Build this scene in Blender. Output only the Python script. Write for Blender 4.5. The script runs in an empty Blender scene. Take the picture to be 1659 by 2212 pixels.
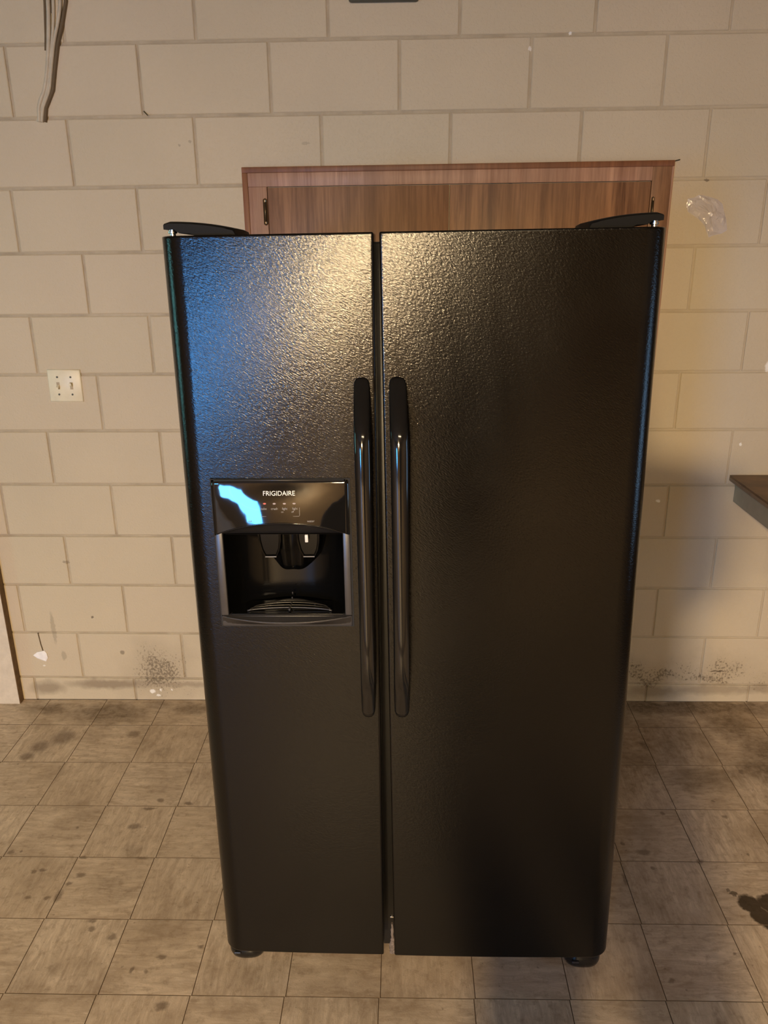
import bpy, bmesh, math, random
from mathutils import Vector, Matrix

random.seed(7)
SC = bpy.context.scene
COL = SC.collection
R = math.radians
PI = math.pi

# ------------------------------------------------------------------ camera, world, lights, exposure
cam_d = bpy.data.cameras.new('camera')
cam = bpy.data.objects.new('camera', cam_d)
COL.objects.link(cam)
cam_d.sensor_fit = 'HORIZONTAL'
cam_d.sensor_width = 36.0
cam_d.lens = 36.0 * 1720.47 / 1659.0
cam_d.clip_start = 0.02
cam.location = (0.0, -2.7723, 1.7536)
cam.rotation_euler = (1.23940, 0.00842, 0.01954)
SC.camera = cam

SC.view_settings.view_transform = 'Standard'
SC.view_settings.look = 'None'
SC.view_settings.gamma = 1.0
SC.view_settings.use_curve_mapping = False
SC.view_settings.exposure = 0.0

w = bpy.data.worlds.new('daylight')
SC.world = w
w.use_nodes = True
w.node_tree.nodes['Background'].inputs[0].default_value = (0.35, 0.62, 1.0, 1)
w.node_tree.nodes['Background'].inputs[1].default_value = 3.0

# warm bulb hanging far behind the photographer
LAMP = Vector((-0.5, -6.9, 2.2))
ld = bpy.data.lights.new('bulb_light', 'POINT')
ld.energy = 1600.0
ld.color = (1.0, 0.725, 0.40)
ld.shadow_soft_size = 0.13
lo = bpy.data.objects.new('bulb_light', ld)
COL.objects.link(lo)
lo.location = LAMP


def area_light(name, loc, rot, sx, sy, energy, color):
    d = bpy.data.lights.new(name, 'AREA')
    d.shape = 'RECTANGLE'
    d.size = sx
    d.size_y = sy
    d.energy = energy
    d.color = color
    o = bpy.data.objects.new(name, d)
    COL.objects.link(o)
    o.location = loc
    o.rotation_euler = rot
    return o


ROOM_L, ROOM_R, ROOM_B, ROOM_H = -4.0, 2.6, -8.2, 2.78
# daylight entering at the rear window, the left-hand window and the right-hand window
area_light('rear_window_light', (-2.75, ROOM_B + 0.02, 1.0), (R(90), 0, 0), 0.75, 1.25, 165, (0.07, 0.40, 1.0))
area_light('left_window_light', (ROOM_L + 0.02, -1.5, 1.35), (0, R(-90), 0), 1.2, 0.28, 9, (0.25, 0.95, 0.82))
area_light('right_window_light', (ROOM_R - 0.02, -1.85, 1.1), (0, R(90), 0), 1.0, 0.55, 2.2, (0.42, 0.70, 1.0))
# warm fill light added under the ceiling to lift floor and shadows
area_light('ceiling_fill_light', (0.3, -4.5, ROOM_H - 0.075), (0, 0, 0), 1.2, 0.16, 50, (1.0, 0.76, 0.46))


# ------------------------------------------------------------------ material helpers
class NT:
    def __init__(self, name):
        self.m = bpy.data.materials.new(name)
        self.m.use_nodes = True
        self.t = self.m.node_tree
        self.t.nodes.clear()
        self.out = self.n('ShaderNodeOutputMaterial')
        self.b = self.n('ShaderNodeBsdfPrincipled')
        self.l(self.b.outputs[0], self.out.inputs[0])

    def n(self, ty, **kw):
        nd = self.t.nodes.new(ty)
        for k, v in kw.items():
            setattr(nd, k, v)
        return nd

    def l(self, a, b):
        self.t.links.new(a, b)

    def put(self, sock, v):
        if isinstance(v, bpy.types.NodeSocket):
            self.l(v, sock)
        else:
            if isinstance(v, (tuple, list)) and len(v) == 3 and sock.type == 'RGBA':
                v = tuple(v) + (1,)
            sock.default_value = v

    def math(self, op, a, b=0.0, clamp=False):
        nd = self.n('ShaderNodeMath', operation=op, use_clamp=clamp)
        self.put(nd.inputs[0], a)
        self.put(nd.inputs[1], b)
        return nd.outputs[0]

    def vmath(self, op, a, b=None, c=None):
        nd = self.n('ShaderNodeVectorMath', operation=op)
        self.put(nd.inputs[0], a)
        if b is not None:
            if op == 'SCALE':
                self.put(nd.inputs[3], b)
            else:
                self.put(nd.inputs[1], b)
        if c is not None:
            self.put(nd.inputs[2], c)
        return nd.outputs['Value'] if op in ('LENGTH', 'DOT_PRODUCT', 'DISTANCE') else nd.outputs[0]

    def mix(self, f, a, b, blend='MIX'):
        nd = self.n('ShaderNodeMix', data_type='RGBA', blend_type=blend)
        self.put(nd.inputs[0], f)
        self.put(nd.inputs[6], a)
        self.put(nd.inputs[7], b)
        return nd.outputs[2]

    def ramp(self, v, a, b, lo=0.0, hi=1.0):
        nd = self.n('ShaderNodeMapRange', clamp=True)
        self.put(nd.inputs[0], v)
        for i, x in zip((1, 2, 3, 4), (a, b, lo, hi)):
            self.put(nd.inputs[i], x)
        return nd.outputs[0]

    def noise(self, vec, scale, detail=4.0, rough=0.5, dist=0.0, color=False):
        nd = self.n('ShaderNodeTexNoise')
        self.put(nd.inputs['Vector'], vec)
        nd.inputs['Scale'].default_value = scale
        nd.inputs['Detail'].default_value = detail
        nd.inputs['Roughness'].default_value = rough
        nd.inputs['Distortion'].default_value = dist
        return nd.outputs['Color' if color else 'Fac']

    def pos(self):
        return self.n('ShaderNodeNewGeometry').outputs['Position']

    def obj(self):
        return self.n('ShaderNodeTexCoord').outputs['Object']

    def rnd(self):
        return self.n('ShaderNodeObjectInfo').outputs['Random']

    def mapping(self, vec, rot=(0, 0, 0), scale=(1, 1, 1), loc=(0, 0, 0)):
        nd = self.n('ShaderNodeMapping')
        self.put(nd.inputs[0], vec)
        nd.inputs[1].default_value = loc
        nd.inputs[2].default_value = rot
        nd.inputs[3].default_value = scale
        return nd.outputs[0]

    def bump(self, h, dist, strength=1.0):
        nd = self.n('ShaderNodeBump')
        nd.inputs['Strength'].default_value = strength
        nd.inputs['Distance'].default_value = dist
        self.put(nd.inputs['Height'], h)
        self.l(nd.outputs[0], self.b.inputs['Normal'])

    def set(self, **kw):
        names = dict(color='Base Color', rough='Roughness', metal='Metallic', ior='IOR', spec='Specular IOR Level',
                     trans='Transmission Weight', alpha='Alpha', coat='Coat Weight', emit='Emission Color',
                     es='Emission Strength', crough='Coat Roughness')
        for k, v in kw.items():
            self.put(self.b.inputs[names[k]], v)
        return self

    def blobs(self, p, items, soft=(1.15, 0.75), wob=0.012, wscale=45):
        """max of soft stain discs; items = (x, y, z, rx, ry, rz, strength), r<=0 ignores the axis"""
        nz = self.noise(p, wscale, 3, 0.6, color=True)
        off = self.vmath('SCALE', self.vmath('SUBTRACT', nz, (0.5, 0.5, 0.5)), wob * 2)
        q = self.vmath('ADD', p, off)
        acc = None
        for x, y, z, rx, ry, rz, s in items:
            inv = [1.0 / r_ if r_ > 0 else 0.0 for r_ in (rx, ry, rz)]
            v = self.vmath('MULTIPLY_ADD', q, tuple(inv), (-x * inv[0], -y * inv[1], -z * inv[2]))
            d = self.vmath('LENGTH', v)
            m = self.ramp(d, soft[0], soft[1], 0.0, s)
            acc = m if acc is None else self.math('MAXIMUM', acc, m)
        return acc


def simple(name, color, rough=0.5, metal=0.0, var=0.12, vscale=30, bump=0.0, bscale=200, **kw):
    t = NT(name)
    n = t.noise(t.obj(), vscale, 4, 0.6)
    f = t.ramp(n, 0.3, 0.7, 1 - var, 1 + var)
    c = t.vmath('SCALE', tuple(color), f)
    t.set(color=c, rough=rough, metal=metal, **kw)
    if bump:
        t.bump(t.noise(t.obj(), bscale, 3, 0.5), bump)
    return t.m


# ---- painted block wall
PAINT = (0.55, 0.47, 0.34)
MOULD = [(-0.96, 0, 0.13, 0.15, 0, 0.13, 0.95), (-0.93, 0, 0.05, 0.22, 0, 0.05, 0.5), (-1.03, 0, 0.19, 0.07, 0, 0.07, 0.55),
         (0.93, 0, 0.12, 0.13, 0, 0.07, 0.8), (1.12, 0, 0.15, 0.12, 0, 0.07, 0.62), (1.27, 0, 0.15, 0.12, 0, 0.08, 0.75),
         (1.22, 0, 0.11, 0.16, 0, 0.04, 0.9), (1.0, 0, 0.10, 0.2, 0, 0.03, 0.9), (1.42, 0, 0.1, 0.12, 0, 0.04, 0.6),
         (-0.55, 0, 0.12, 0.2, 0, 0.1, 0.6)]


def wall_mat(name, joint=False, rear=False):
    t = NT(name)
    p = t.pos()
    big = t.noise(p, 1.6, 3, 0.5)
    fine = t.noise(p, 60, 4, 0.7)
    c = t.mix(t.ramp(big, 0.35, 0.65), tuple(x * 0.95 for x in PAINT), tuple(x * 1.05 for x in PAINT))
    c = t.mix(t.ramp(fine, 0.3, 0.75, 0.0, 0.10), c, tuple(x * 0.8 for x in PAINT))
    rn = t.rnd()
    c = t.mix(t.ramp(rn, 0, 1, 0.0, 0.12), c, (0.60, 0.47, 0.38))
    if joint:
        g = t.noise(p, 9, 3, 0.6)
        sxx = t.n('ShaderNodeSeparateXYZ')
        t.l(p, sxx.inputs[0])
        fill = t.ramp(sxx.outputs[0], 0.65, 1.0, 1.0, 0.45)
        c = t.mix(t.math('MULTIPLY', t.ramp(g, 0.35, 0.7, 0.25, 0.75), fill), c, (0.30, 0.24, 0.16))
    if not rear:
        # peppered mould low on the wall
        mask = t.blobs(p, MOULD, soft=(1.3, 0.3), wob=0.09, wscale=9)
        sp = t.noise(t.mapping(p, scale=(1, 1, 0.8)), 120, 4, 0.7)
        thr = t.math('SUBTRACT', 0.76, t.math('MULTIPLY', mask, 0.31))
        f = t.ramp(t.math('SUBTRACT', sp, thr), -0.02, 0.07, 0, 0.8)
        c = t.mix(f, c, (0.115, 0.09, 0.06))
        c = t.mix(t.math('MULTIPLY', mask, 0.34), c, (0.22, 0.17, 0.11))
        # grey damp crescents in the bottom course
        damp = t.blobs(p, [(-1.17, 0, 0.072, 0.17, 0, 0.022, 0.75), (-1.42, 0, 0.055, 0.07, 0, 0.03, 0.7),
                           (1.0, 0, 0.045, 0.12, 0, 0.03, 0.6), (1.22, 0, 0.055, 0.2, 0, 0.025, 0.55),
                           (-0.86, 0, 0.07, 0.12, 0, 0.012, 0.5), (1.45, 0, 0.06, 0.1, 0, 0.02, 0.5)],
                       soft=(1.3, 0.5), wob=0.02, wscale=18)
        c = t.mix(damp, c, (0.24, 0.185, 0.125))
        # isolated specks and scuffs
        sk = t.blobs(p, [(-1.36, 0, 0.32, 0.009, 0, 0.07, 0.3), (-1.335, 0, 0.2, 0.01, 0, 0.02, 0.3), (-0.705, 0, 2.04, 0.005, 0, 0.005, 0.35),
                         (-0.67, 0, 2.05, 0.004, 0, 0.004, 0.35), (-0.3, 0, 2.04, 0.015, 0, 0.003, 0.25), (-1.2, 0, 0.37, 0.006, 0, 0.006, 0.8),
                         (-1.1, 0, 0.215, 0.008, 0, 0.01, 0.6), (-1.27, 0, 0.6, 0.014, 0, 0.006, 0.45),
                         (1.35, 0, 1.55, 0.006, 0, 0.006, 0.4), (1.21, 0, 0.92, 0.01, 0, 0.012, 0.6), (1.235, 0, 0.905, 0.008, 0, 0.008, 0.8),
                         (1.24, 0, 0.138, 0.034, 0, 0.0035, 0.95), (0.98, 0, 1.92, 0.008, 0, 0.005, 0.7)], wob=0.008, wscale=70)
        c = t.mix(sk, c, (0.12, 0.09, 0.06))
        # bare white spots where the paint flaked
        wh = t.blobs(p, [(0.517, 0, 2.337, 0.005, 0, 0.005, 0.9), (0.397, 0, 2.297, 0.005, 0, 0.006, 0.8), (1.205, 0, 1.051, 0.005, 0, 0.006, 0.9),
                         (0.935, 0, 0.841, 0.008, 0, 0.005, 0.9), (-0.998, 0, 0.04, 0.012, 0, 0.009, 0.95), (-0.965, 0, 0.046, 0.005, 0, 0.006, 0.9),
                         (-0.975, 0, 0.022, 0.009, 0, 0.005, 0.8), (-0.92, 0, 0.047, 0.004, 0, 0.005, 0.8), (-1.42, 0, 0.155, 0.006, 0, 0.004, 0.6),
                         (1.262, 0, 1.325, 0.012, 0, 0.02, 0.9)], wob=0.006, wscale=120)
        c = t.mix(wh, c, (0.86, 0.84, 0.80))
    t.set(color=c, rough=t.ramp(fine, 0.2, 0.8, 0.42, 0.6), spec=0.35)
    pits = t.noise(p, 130, 3, 0.6)
    h = t.math('ADD', t.math('MULTIPLY', t.ramp(pits, 0.28, 0.5), 0.6), t.math('MULTIPLY', t.noise(p, 22, 3, 0.5), 0.8))
    t.bump(h, 0.0011, 0.7)
    return t.m


M = {}
M['block'] = wall_mat('cream_painted_block')
M['joint'] = wall_mat('painted_mortar', joint=True)


def rear_wall_mat():
    t = NT('darkened_block_rear')  # unseen walls, coloured dark to cut bounce and door reflections
    tc = t.pos()
    sx = t.n('ShaderNodeSeparateXYZ')
    t.l(tc, sx.inputs[0])
    cb = t.n('ShaderNodeCombineXYZ')
    t.l(t.math('ADD', sx.outputs[0], sx.outputs[1]), cb.inputs[0])
    t.l(sx.outputs[2], cb.inputs[1])
    br = t.n('ShaderNodeTexBrick')
    t.l(cb.outputs[0], br.inputs[0])
    br.inputs['Color1'].default_value = (0.14, 0.10, 0.065, 1)
    br.inputs['Color2'].default_value = (0.125, 0.09, 0.058, 1)
    br.inputs['Mortar'].default_value = (0.12, 0.09, 0.06, 1)
    br.inputs['Scale'].default_value = 1.0
    br.inputs['Mortar Size'].default_value = 0.005
    br.inputs['Brick Width'].default_value = 0.4064
    br.inputs['Row Height'].default_value = 0.2032
    t.set(color=br.outputs[0], rough=0.55)
    t.bump(br.outputs['Fac'], -0.004)
    return t.m


M['wall_rear'] = rear_wall_mat()
M['ceiling'] = simple('ceiling_paint', (0.20, 0.165, 0.12), 0.8)

# ---- vinyl floor tiles
SPOTS = [(-1.006, -0.234, 0.024, 0.021), (-1.347, -0.375, 0.027, 0.024), (-1.324, -0.315, 0.033, 0.036), (-1.264, -0.259, 0.045, 0.047), (-0.796, -0.606, 0.011, 0.01), (-0.7, -0.62, 0.014, 0.007), (-0.823, -0.645, 0.024, 0.006), (-0.845, -0.729, 0.021, 0.015), (-1.025, -0.737, 0.006, 0.007), (-1.185, -0.844, 0.011, 0.009), (-1.157, -0.841, 0.005, 0.005), (-0.936, -0.934, 0.015, 0.01), (-0.958, -0.966, 0.009, 0.007), (-1.058, -0.917, 0.013, 0.006), (-1.082, -0.923, 0.009, 0.007), (-1.0, -1.021, 0.008, 0.007), (-1.056, -1.02, 0.009, 0.007), (-0.971, -1.014, 0.011, 0.021), (-0.835, -1.124, 0.01, 0.009), (-0.771, -1.15, 0.013, 0.012), (-0.621, -1.21, 0.012, 0.008), (-0.648, -1.254, 0.007, 0.007), (-0.685, -1.251, 0.005, 0.012), (-0.583, -1.349, 0.018, 0.012), (-0.526, -1.178, 0.009, 0.006), (-0.842, -1.098, 0.012, 0.006), (-0.955, -0.866, 0.013, 0.007), (-0.78, -0.864, 0.02, 0.007),
         (0.882, -0.289, 0.014, 0.027), (0.728, -0.826, 0.02, 0.014), (0.837, -0.655, 0.007, 0.008), (0.736, -0.889, 0.007, 0.007), (0.671, -1.264, 0.009, 0.008), (0.644, -0.933, 0.006, 0.023), (0.675, -0.789, 0.006, 0.009), (0.86, -1.181, 0.005, 0.005), (1.036, -0.832, 0.004, 0.006), (0.883, -0.861, 0.011, 0.01), (1.174, -0.441, 0.01, 0.013), (1.031, -0.667, 0.009, 0.008), (1.022, -0.594, 0.005, 0.006)]
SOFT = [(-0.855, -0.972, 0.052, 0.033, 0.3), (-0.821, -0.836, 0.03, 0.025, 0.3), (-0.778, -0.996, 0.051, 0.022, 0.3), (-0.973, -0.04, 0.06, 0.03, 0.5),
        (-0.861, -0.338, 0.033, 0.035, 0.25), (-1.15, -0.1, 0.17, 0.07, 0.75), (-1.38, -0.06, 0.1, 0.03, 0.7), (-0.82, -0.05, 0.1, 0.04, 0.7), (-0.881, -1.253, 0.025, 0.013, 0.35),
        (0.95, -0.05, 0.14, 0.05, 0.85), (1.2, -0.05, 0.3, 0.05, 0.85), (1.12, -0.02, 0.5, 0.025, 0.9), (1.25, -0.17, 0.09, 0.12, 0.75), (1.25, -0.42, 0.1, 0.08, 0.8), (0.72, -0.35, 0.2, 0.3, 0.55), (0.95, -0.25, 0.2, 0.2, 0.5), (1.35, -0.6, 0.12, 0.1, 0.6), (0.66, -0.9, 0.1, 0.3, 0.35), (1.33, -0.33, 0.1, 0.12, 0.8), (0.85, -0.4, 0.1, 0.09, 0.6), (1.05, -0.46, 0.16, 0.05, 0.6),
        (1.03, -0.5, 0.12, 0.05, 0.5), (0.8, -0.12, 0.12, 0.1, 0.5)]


def floor_mat(name, tiled=True):
    t = NT(name)
    p = t.pos()
    o = t.obj()
    rn = t.rnd()
    shift = t.vmath('ADD', o, t.n('ShaderNodeCombineXYZ').outputs[0])
    cb = t.n('ShaderNodeCombineXYZ')
    t.l(t.math('MULTIPLY', rn, 37.0), cb.inputs[0])
    t.l(t.math('MULTIPLY', rn, 91.0), cb.inputs[1])
    shift = t.vmath('ADD', o if tiled else p, cb.outputs[0])
    st = t.noise(t.mapping(shift, scale=(1.0, 4.5, 1.0)), 11, 6, 0.72, 0.8)
    st2 = t.noise(t.mapping(shift, scale=(1.0, 8.0, 1.0)), 16, 5, 0.65, 0.5)
    base = t.mix(t.ramp(st, 0.33, 0.68), (0.42, 0.325, 0.24), (0.74, 0.61, 0.475))
    base = t.mix(t.ramp(st2, 0.56, 0.70, 0, 0.6), base, (0.80, 0.69, 0.56))
    base = t.mix(t.ramp(rn, 0, 1, 0.0, 0.3), base, (0.45, 0.33, 0.215))
    # general grime
    g = t.noise(p, 5, 6, 0.65)
    base = t.mix(t.ramp(g, 0.46, 0.70, 0, 0.6), base, (0.25, 0.175, 0.11))
    g2 = t.noise(p, 38, 4, 0.7)
    base = t.mix(t.ramp(g2, 0.52, 0.72, 0, 0.55), base, (0.27, 0.19, 0.12))
    base = t.mix(t.ramp(t.noise(p, 85, 2, 0.5), 0.70, 0.76, 0, 0.5), base, (0.12, 0.09, 0.06))
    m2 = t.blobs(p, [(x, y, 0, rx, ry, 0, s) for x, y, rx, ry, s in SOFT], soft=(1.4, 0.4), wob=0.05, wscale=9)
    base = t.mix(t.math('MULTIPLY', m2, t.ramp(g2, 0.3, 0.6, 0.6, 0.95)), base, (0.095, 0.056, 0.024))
    m1 = t.blobs(p, [(x, y, 0, rx, ry, 0, 0.62) for x, y, rx, ry in SPOTS], soft=(1.25, 0.55), wob=0.009, wscale=60)
    base = t.mix(m1, base, (0.11, 0.07, 0.042))
    # dried brown spill by the right-hand edge of the picture
    sp = t.blobs(p, [(0.965, -1.02, 0, 0.032, 0.034, 0, 1), (0.978, -1.06, 0, 0.027, 0.035, 0, 1), (1.04, -1.02, 0, 0.055, 0.04, 0, 1), (1.0, -1.09, 0, 0.03, 0.04, 0, 1),
                     (1.05, -1.12, 0, 0.06, 0.06, 0, 1), (0.935, -0.982, 0, 0.012, 0.01, 0, 0.8), (0.922, -0.97, 0, 0.006, 0.006, 0, 0.6)], soft=(1.1, 0.85), wob=0.012, wscale=50)
    base = t.mix(t.math('MULTIPLY', sp, 0.93), base, (0.030, 0.017, 0.006))
    # pale grit near the wall
    gr = t.math('MULTIPLY', t.ramp(t.noise(p, 190, 2, 0.5), 0.70, 0.73), t.blobs(p, [(1.15, -0.07, 0, 0.25, 0.07, 0, 1), (1.35, -0.3, 0, 0.15, 0.2, 0, 0.7)], soft=(1.2, 0.8)))
    base = t.mix(gr, base, (0.7, 0.66, 0.58))
    t.set(color=base, rough=t.ramp(g2, 0.3, 0.7, 0.34, 0.6), spec=0.4)
    t.bump(t.math('ADD', t.math('MULTIPLY', st, 0.6), t.noise(p, 300, 2, 0.5)), 0.0004, 0.6)
    return t.m


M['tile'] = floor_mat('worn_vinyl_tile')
M['floor_base'] = simple('tile_joint_dirt', (0.17, 0.115, 0.07), 0.8)


def rear_floor_mat():
    t = NT('worn_vinyl_rear')
    p = t.pos()
    br = t.n('ShaderNodeTexBrick', offset=0.0)
    t.l(p, br.inputs[0])
    br.inputs['Color1'].default_value = (0.34, 0.27, 0.19, 1)
    br.inputs['Color2'].default_value = (0.29, 0.225, 0.155, 1)
    br.inputs['Mortar'].default_value = (0.10, 0.07, 0.045, 1)
    br.inputs['Scale'].default_value = 1.0
    br.inputs['Mortar Size'].default_value = 0.001
    br.inputs['Brick Width'].default_value = 0.2286
    br.inputs['Row Height'].default_value = 0.2286
    t.set(color=br.outputs[0], rough=0.5)
    return t.m


M['floor_rear'] = rear_floor_mat()


# ---- refrigerator
def door_mat():
    t = NT('black_textured_door_enamel')
    o = t.obj()
    turned = t.mapping(o, rot=(0, R(-34), 0))
    a = t.mapping(turned, scale=(0.40, 1, 1.0))
    n1 = t.noise(a, 400, 3, 0.6, 0.25)
    v = t.n('ShaderNodeTexVoronoi', feature='F1')
    t.put(v.inputs['Vector'], t.mapping(turned, scale=(0.5, 1, 1.05)))
    v.inputs['Scale'].default_value = 420
    n0 = t.noise(o, 26, 3, 0.5)
    h = t.math('ADD', t.math('MULTIPLY', n1, 1.0), t.math('MULTIPLY', v.outputs['Distance'], -0.25))
    h = t.math('ADD', h, t.math('MULTIPLY', n0, 0.25))
    # greasy wipe marks change the gloss only
    sm = t.noise(t.mapping(o, scale=(1, 1, 0.35)), 5, 5, 0.6, 0.6)
    t.set(color=(0.003, 0.0025, 0.002), rough=t.ramp(sm, 0.3, 0.7, 0.12, 0.20), ior=1.41)
    t.bump(h, 0.00038, 1.0)
    return t.m


M['door'] = door_mat()
M['edge'] = simple('black_edge_enamel', (0.006, 0.006, 0.006), 0.3, bump=0.0002, bscale=350, ior=1.35)
M['cap'] = simple('black_hinge_plastic', (0.004, 0.004, 0.004), 0.55, spec=0.15)
M['cab'] = simple('black_cabinet_enamel', (0.008, 0.008, 0.008), 0.4, bump=0.0002, bscale=300)
M['gloss'] = simple('black_gloss_plastic', (0.006, 0.006, 0.006), 0.09, var=0.05, ior=1.6)
M['panel'] = simple('smoked_gloss_panel', (0.008, 0.0075, 0.007), 0.045, var=0.05, bump=0.0006, bscale=9, ior=1.7)
M['recess'] = simple('black_recess_plastic', (0.003, 0.003, 0.003), 0.16, var=0.05, ior=1.36)
M['satin'] = simple('black_satin_plastic', (0.016, 0.015, 0.015), 0.36, ior=1.6)
M['greyframe'] = simple('charcoal_satin_plastic', (0.045, 0.043, 0.045), 0.34, ior=1.6)
M['rubber'] = simple('black_rubber', (0.006, 0.006, 0.006), 0.7)
M['steel'] = simple('bright_steel', (0.75, 0.75, 0.74), 0.22, metal=1.0)
M['white'] = simple('white_plastic', (0.75, 0.75, 0.72), 0.35)
M['print'] = simple('grey_print', (0.32, 0.32, 0.33), 0.5)
M['badge'] = simple('silver_badge', (0.36, 0.36, 0.37), 0.4, metal=0.5)
M['led_red'] = simple('red_indicator', (0.7, 0.16, 0.12), 0.35)
M['led_pale'] = simple('pale_indicator', (0.42, 0.36, 0.34), 0.35)
M['lint'] = simple('grey_lint', (0.16, 0.13, 0.11), 0.95, var=0.5, vscale=120)
M['switch'] = simple('ivory_switch_plastic', (0.74, 0.68, 0.52), 0.4, var=0.05)
M['toggle'] = simple('yellowed_toggle_plastic', (0.42, 0.33, 0.20), 0.45)
M['screw'] = simple('dull_screw', (0.10, 0.085, 0.05), 0.45, metal=0.6)
M['brass'] = simple('tarnished_hinge', (0.17, 0.125, 0.075), 0.38, metal=0.85)
M['cable'] = simple('painted_cable', (0.50, 0.44, 0.34), 0.55, bump=0.0008, bscale=60)
M['crackshade'] = simple('dark_crack_and_shade', (0.13, 0.09, 0.05), 0.9)  # crack colour, also the painted shade along the cables
M['trim'] = simple('white_painted_board', (0.62, 0.54, 0.44), 0.5, var=0.08, bump=0.0006, bscale=70)
M['raw'] = simple('bare_brown_board_edge', (0.15, 0.09, 0.04), 0.8, var=0.3, vscale=40)
M['grey'] = simple('grey_green_painted_apron', (0.40, 0.36, 0.26), 0.55, var=0.07)
M['ctop'] = simple('brown_laminate_top', (0.165, 0.095, 0.045), 0.5, var=0.35, vscale=14)
M['cedge'] = simple('worn_laminate_edge', (0.27, 0.19, 0.12), 0.6, var=0.2)
M['plaque'] = simple('dark_grey_green_panel', (0.085, 0.09, 0.075), 0.6)
M['chip'] = simple('bare_white_plaster', (0.85, 0.83, 0.84), 0.7)


def wood_mat(name, dark, light, sc=1.0):
    t = NT(name)
    o = t.pos()
    a = t.noise(t.mapping(o, scale=(1, 1, 0.06)), 34 * sc, 6, 0.7, 0.35)
    b = t.noise(t.mapping(o, scale=(1, 1, 0.12)), 9, 3, 0.5, 0.8)
    c = t.mix(t.ramp(a, 0.34, 0.66), dark, light)
    c = t.mix(t.ramp(b, 0.4, 0.65, 0, 0.65), c, tuple(x * 0.55 for x in light))
    fine = t.noise(t.mapping(o, scale=(1, 1, 0.04)), 150, 3, 0.6)
    c = t.mix(t.ramp(fine, 0.45, 0.7, 0, 0.35), c, tuple(x * 0.7 for x in dark))
    t.set(color=c, rough=t.ramp(b, 0.3, 0.7, 0.4, 0.58), spec=0.4)
    t.bump(fine, 0.0003)
    return t.m


M['wood'] = wood_mat('walnut_laminate_door', (0.13, 0.062, 0.034), (0.38, 0.20, 0.105))
M['woodrail'] = wood_mat('faded_walnut_rail', (0.30, 0.155, 0.10), (0.56, 0.335, 0.225))
M['woodedge'] = wood_mat('reddish_brown_edge', (0.165, 0.062, 0.025), (0.28, 0.115, 0.05))
t = NT('thin_plastic_scrap')
t.set(color=(0.92, 0.86, 0.86), rough=0.2, alpha=0.78, spec=0.8)
t.bump(t.noise(t.obj(), 60, 2, 0.5, 0.5), 0.004)
M['scrap'] = t.m
M['jean'] = simple('dark_blue_denim', (0.03, 0.035, 0.06), 0.9)
M['shirt'] = simple('dark_cotton', (0.03, 0.026, 0.024), 0.9)
M['skin'] = simple('skin', (0.42, 0.25, 0.17), 0.55)
M['hair'] = simple('brown_hair', (0.04, 0.025, 0.015), 0.7)


# ------------------------------------------------------------------ mesh helpers
def link(name, me, mat=None, parent=None, smooth=False):
    o = bpy.data.objects.new(name, me)
    COL.objects.link(o)
    if mat is not None:
        me.materials.append(mat)
    if smooth:
        for f in me.polygons:
            f.use_smooth = True
    if parent is not None:
        o.parent = parent
    return o


def from_bm(name, bm, mat, parent=None, smooth=False, angle=None):
    me = bpy.data.meshes.new(name)
    bmesh.ops.recalc_face_normals(bm, faces=bm.faces)
    if angle is not None:
        for f in bm.faces:
            f.smooth = True
        for e in bm.edges:
            if len(e.link_faces) == 2 and e.calc_face_angle(0) > angle:
                e.smooth = False
    bm.to_mesh(me)
    bm.free()
    return link(name, me, mat, parent, smooth)


def from_py(name, vs, fs, mat, parent=None, smooth=False):
    me = bpy.data.meshes.new(name)
    me.from_pydata(vs, [], fs)
    me.update()
    bm = bmesh.new()
    bm.from_mesh(me)
    bmesh.ops.recalc_face_normals(bm, faces=bm.faces)
    bm.to_mesh(me)
    bm.free()
    return link(name, me, mat, parent, smooth)


def add_box(bm, x0, x1, y0, y1, z0, z1, bev=0.0, seg=2):
    r = bmesh.ops.create_cube(bm, size=1.0)
    vs = r['verts']
    for v in vs:
        v.co = Vector(((x0 + x1) / 2 + v.co.x * (x1 - x0), (y0 + y1) / 2 + v.co.y * (y1 - y0), (z0 + z1) / 2 + v.co.z * (z1 - z0)))
    if bev > 0:
        es = list({e for v in vs for e in v.link_edges})
        bmesh.ops.bevel(bm, geom=es, offset=bev, segments=seg, profile=0.5, affect='EDGES')
    return vs


def box(name, x0, x1, y0, y1, z0, z1, mat, parent=None, bev=0.0, seg=2):
    bm = bmesh.new()
    add_box(bm, x0, x1, y0, y1, z0, z1, bev, seg)
    return from_bm(name, bm, mat, parent, angle=R(40) if bev else None)


def loft(bm, rings, closed=True, cap=True):
    rv = [[bm.verts.new(p) for p in ring] for ring in rings]
    n = len(rings[0])
    for a, b in zip(rv, rv[1:]):
        for i in range(n if closed else n - 1):
            j = (i + 1) % n
            bm.faces.new((a[i], a[j], b[j], b[i]))
    if cap:
        bm.faces.new(rv[0][::-1])
        bm.faces.new(rv[-1])
    return rv


def tube(bm, pts, r, n=12, cap=True):
    pts = [Vector(p) for p in pts]
    rings = []
    for i, p in enumerate(pts):
        d = (pts[min(i + 1, len(pts) - 1)] - pts[max(i - 1, 0)]).normalized()
        up = Vector((0, 1, 0)) if abs(d.y) < 0.9 else Vector((1, 0, 0))
        a = d.cross(up).normalized()
        b = d.cross(a).normalized()
        rr = r[i] if isinstance(r, (list, tuple)) else r
        rings.append([p + (a * math.cos(2 * PI * k / n) + b * math.sin(2 * PI * k / n)) * rr for k in range(n)])
    loft(bm, rings, cap=cap)


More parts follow.
